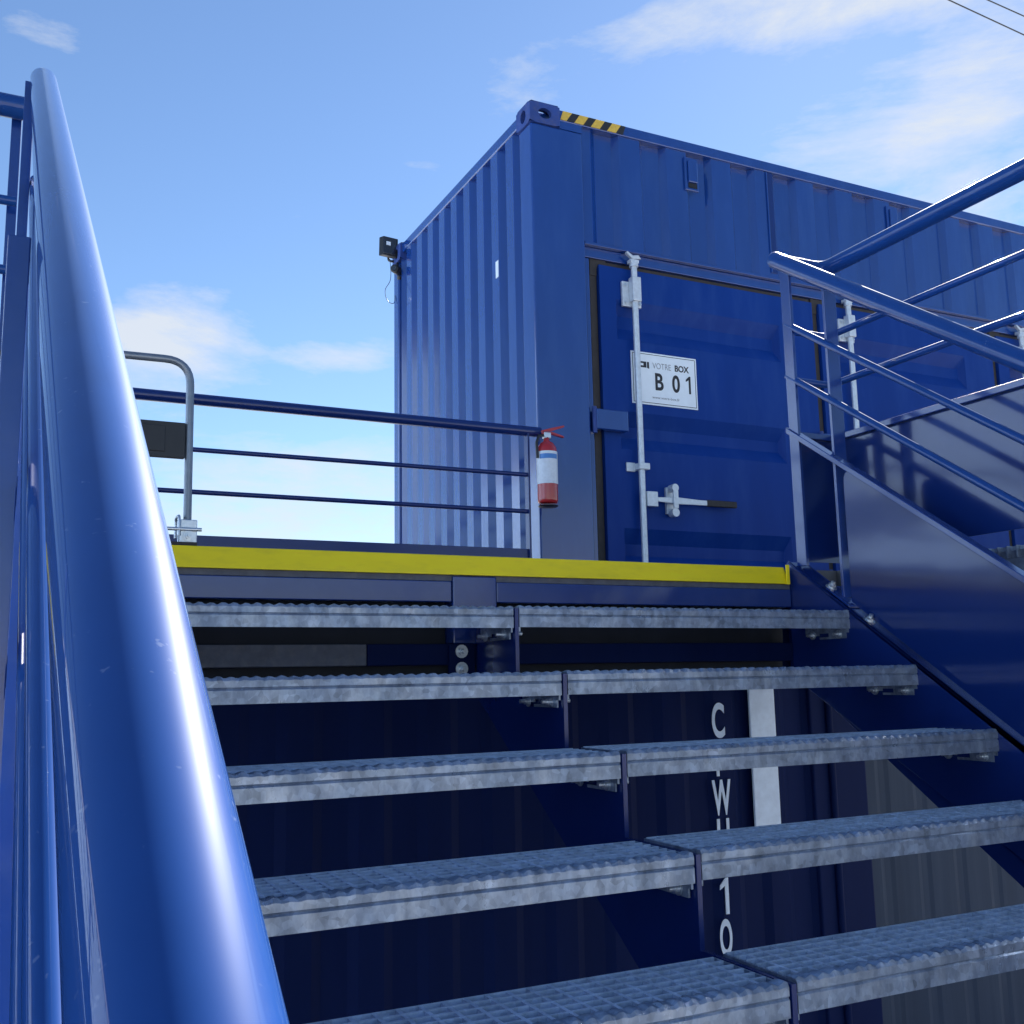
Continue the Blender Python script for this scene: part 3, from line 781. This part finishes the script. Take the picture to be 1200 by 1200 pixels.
text_part('B  0', 'lettering', .150, (SX0 + .165, ty, SZ0 + .100), EX, EZ, M_ink, sg, .78, .0035)
digit_one('lettering', SX0 + .418, ty - .0009, ty + .0005, SZ0 + .097, .113, .036, M_ink, sg)
text_part('VOTRE', 'lettering', .055, (SX0 + .155, ty, SZ0 + .233), EX, EZ, M_inkg, sg, .80, -.0004)
text_part('BOX', 'lettering', .055, (SX0 + .318, ty, SZ0 + .233), EX, EZ, M_ink, sg, .92, .0014)
text_part('www.votre-box.fr', 'lettering', .024, (SX0 + .145, ty, SZ0 + .042), EX, EZ, M_inkg, sg, 1.15, .0)
lg = MB(); lg.box(SX0 + .052, SX0 + .110, ty - .0005, ty + .0003, SZ0 + .232, SZ0 + .270); part(lg, 'logo_block', M_ink, sg)
part(MB().box(SX0 + .060, SX0 + .088, ty - .0013, ty - .0006, SZ0 + .244, SZ0 + .258), 'logo_window', M_wht, sg)
lg = MB().prism([(SX0 + .115, SZ0 + .232), (SX0 + .130, SZ0 + .227), (SX0 + .130, SZ0 + .270), (SX0 + .115, SZ0 + .270)], 'y', ty - .0005, ty + .0003); part(lg, 'logo_block', M_ink, sg)

# ------------------------------------------------------------------ fire extinguisher at the rail end
EXX, EXY = 2.695, 5.03
fe = thing('fire_extinguisher', (EXX, EXY, .94), 'small red fire extinguisher with white label hung at the railing end', 'extinguisher')
R_ = .058
def lathe(prof_, cx, cy, n=28):
    mb = MB(); vs = []; fs = []
    for (r, z) in prof_:
        for k in range(n):
            th = 2 * math.pi * k / n; vs.append((cx + r * math.cos(th), cy + r * math.sin(th), z))
    for i in range(len(prof_) - 1):
        for k in range(n):
            k2 = (k + 1) % n; fs.append((i * n + k, i * n + k2, (i + 1) * n + k2, (i + 1) * n + k))
    mb.add(vs, fs, True); return mb
part(lathe([(.001, .948), (R_ * .86, .948), (R_ * .97, .956), (R_, .97), (R_, 1.235), (R_ * .93, 1.265), (R_ * .7, 1.288), (R_ * .36, 1.300), (.018, 1.304), (.016, 1.325), (.001, 1.325)], EXX, EXY), 'cylinder', M_red, fe)
part(lathe([(R_ * .98, .935), (R_ * .92, .930), (.001, .930)], EXX, EXY), 'base_ring', M_blk, fe)
lb = MB(); n = 26; vs = []; fs = []
for k in range(n + 1):
    th = math.radians(150 + 200 * k / n)
    for z in (1.055, 1.250 - .012): vs.append((EXX + (R_ + .0008) * math.cos(th), EXY + (R_ + .0008) * math.sin(th), z))
for k in range(n): fs.append((2 * k, 2 * k + 2, 2 * k + 3, 2 * k + 1))
lab = part(lb.add(vs, fs, True), 'label', M_lbl, fe)
lb = MB(); vs = []; fs = []
for k in range(n + 1):
    th = math.radians(200 + 110 * k / n)
    for z in (1.195, 1.222): vs.append((EXX + (R_ + .0015) * math.cos(th), EXY + (R_ + .0015) * math.sin(th), z))
for k in range(n): fs.append((2 * k, 2 * k + 2, 2 * k + 3, 2 * k + 1))
part(lb.add(vs, fs, True), 'label_band', M_lblb, lab)
vv = MB(); vv.box(EXX - .020, EXX + .022, EXY - .016, EXY + .016, 1.318, 1.352)
part(vv, 'valve', M_galv2, fe, .004)
part(MB().prism([(EXX - .025, 1.352), (EXX + .03, 1.358), (EXX + .105, 1.340), (EXX + .108, 1.330), (EXX + .03, 1.345), (EXX - .025, 1.342)], 'y', EXY - .011, EXY + .011), 'carry_handle', M_red, fe, .002)
part(MB().prism([(EXX - .030, 1.362), (EXX + .02, 1.378), (EXX + .11, 1.402), (EXX + .112, 1.392), (EXX + .03, 1.362), (EXX - .028, 1.354)], 'y', EXY - .010, EXY + .010), 'squeeze_lever', M_red, fe, .002)
part(MB().path([(EXX - .020, EXY, 1.335), (EXX - .05, EXY - .005, 1.330), (EXX - .068, EXY - .01, 1.29), (EXX - .066, EXY - .012, 1.20)], .008, 10), 'hose', M_blk, fe)
part(MB().box(EXX - .02, EXX + .02, EXY + .059, BY - .030, 1.20, 1.23), 'wall_hook', M_blk, fe, .002)

# ------------------------------------------------------------------ grey gate frame at the stair head
gt = thing('gate_frame', (.3, 2.9, ZL), 'grey bent steel tube gate frame with a black plate, clamped to the landing edge', 'gate')
GYY = 2.90
part(MB().path(fillet([(.442, GYY, ZL + .02), (.438, GYY, .886), (.02, GYY, .880), (.02, GYY, ZL + .02)], .07, 8), .0108, 18), 'tube_frame', M_grt, gt)
bpz = part(MB().box(.06, .428, GYY - .012, GYY + .006, .607, .706), 'black_plate', M_blk, gt, .002)
part(MB().box(.20, .375, GYY - .0155, GYY - .0125, .622, .694), 'plate_cover', M_blk, bpz, .0015)
part(MB().box(.035, .462, GYY - .045, GYY + .045, ZL + .0005, ZL + .012), 'foot_plate', M_rub, gt, .002)
cl_ = MB(); cl_.box(.420, .464, GYY - .026, GYY - .013, ZL + .012, ZL + .075); cl_.box(.420, .464, GYY + .013, GYY + .026, ZL + .012, ZL + .075)
part(cl_, 'clamp', M_galv2, gt, .002)
part(MB().path(fillet([(.416, GYY - .03, ZL + .03), (.416, GYY - .03, ZL + .085), (.416, GYY + .03, ZL + .085), (.416, GYY + .03, ZL + .03)], .015, 4), .004, 10), 'clamp_loop', M_galv2, gt)
part(MB().path([(.25, GYY - .03, ZL + .048), (.475, GYY - .03, ZL + .048)], .005, 10), 'clamp_rod', M_galv2, gt)
part(bolt(MB(), (.442, GYY - .027, ZL + .03), (0, -1, 0), .010, .008, .01), 'bolt', M_galv2, gt)

# ------------------------------------------------------------------ floodlight and camera on the far top corner
FY = CY + CW - .02
fl = thing('floodlight', (CX - .05, FY, CZ - .25), 'black floodlight on a bracket at the far top corner of the upper container', 'floodlight')
fc = Vector((CX - .062, FY - .03, CZ - .005))
part(MB().obox(fc, (.062, 0, -.004), (-.012, .022, 0), (.004, .006, .082)), 'housing', M_blk, fl, .006)
part(MB().obox(fc + Vector((.0, -.025, .0)), (.050, 0, -.003), (-.001, .003, 0), (.003, .004, .068)), 'lens', M_lens, fl, .002)
part(MB().obox(fc + Vector((-.01, -.031, .02)), (.018, 0, -.001), (0, .001, 0), (.001, .001, .016)), 'maker_sticker', M_wht, fl)
part(MB().path(fillet([(CX - .055, FY, CZ - .06), (CX - .05, FY, CZ - .105), (CX + .012, FY, CZ - .105)], .015, 4), .010, 10), 'bracket', M_blk, fl)
sc_ = thing('security_camera', (CX - .05, FY, CZ - .32), 'small black security camera below the floodlight on the upper container', 'camera')
cc = Vector((CX - .012, FY - .10, CZ - .225))
part(MB().path([cc + Vector((-.045, -.05, .0)), cc + Vector((-.042, -.046, 0)), cc + Vector((.03, .03, .01)), cc + Vector((.034, .035, .012))], [.026, .034, .034, .024], 18), 'body', M_blk, sc_)
part(MB().path([cc + Vector((-.0478, -.053, 0)), cc + Vector((-.0455, -.0505, 0))], .019, 16), 'lens', M_lens, sc_)
part(MB().path([cc + Vector((.0, .0, .03)), cc + Vector((.004, .01, .07)), cc + Vector((.03, .05, .075))], .010, 10), 'bracket', M_blk, sc_)
part(MB().path([cc + Vector((.02, .01, -.03)), cc + Vector((.024, .02, -.05)), cc + Vector((.034, .05, -.05))], .018, 10), 'mount', M_blk, sc_)
def wire(name, pts, r, label, M_=M_blk):
    P = [Vector(p) for p in pts]; out = []
    for i in range(len(P) - 1):
        p0_, p1_, p2_, p3_ = P[max(i - 1, 0)], P[i], P[i + 1], P[min(i + 2, len(P) - 1)]
        for k in range(8):
            t = k / 8
            out.append(.5 * ((2 * p1_) + (-p0_ + p2_) * t + (2 * p0_ - 5 * p1_ + 4 * p2_ - p3_) * t * t + (-p0_ + 3 * p1_ - 3 * p2_ + p3_) * t ** 3))
    out.append(P[-1])
    o = part(MB().path(out, r, 8), name, M_); return tag(o, label, 'cable')
wire('camera_cable', [(CX - .05, FY - .03, CZ - .10), (CX - .055, FY - .06, CZ - .28), (CX - .10, FY - .06, CZ - .38), (CX - .08, FY - .05, CZ - .46), (CX - .02, FY - .03, CZ - .47), (CX - .004, FY - .02, CZ - .40)], .0028,
     'thin looped grey cable hanging below the security camera', M_grt)
wire('floodlight_cable', [(CX - .02, FY - .0, CZ - .05), (CX + .02, FY - .05, CZ + .025), (CX + .08, FY - .10, CZ + .04), (CX + .14, FY - .12, CZ + .0)], .0028,
     'thin grey cable arching from the floodlight over the container roof', M_grt)

# ------------------------------------------------------------------ overhead cables
def over(name, a, b, label):
    a, b = Vector(a), Vector(b); d = (b - a); pts = []
    for k in range(-30, 31):
        t = k / 2.0; p = a + d * t; p.z += .0016 * (t * d.length) ** 2 * .25
        pts.append(p)
    o = part(MB().path(pts, .014, 8), name, M_blk); tag(o, label, 'cable')
over('overhead_cable', (17.50, 14, 14.10), (19.81, 14, 13.92), 'thin dark overhead cable crossing the sky, the lower of the two')
over('overhead_cable', (18.80, 14.3, 14.79), (19.88, 14.3, 14.73), 'thin dark overhead cable crossing the sky, the higher of the two')
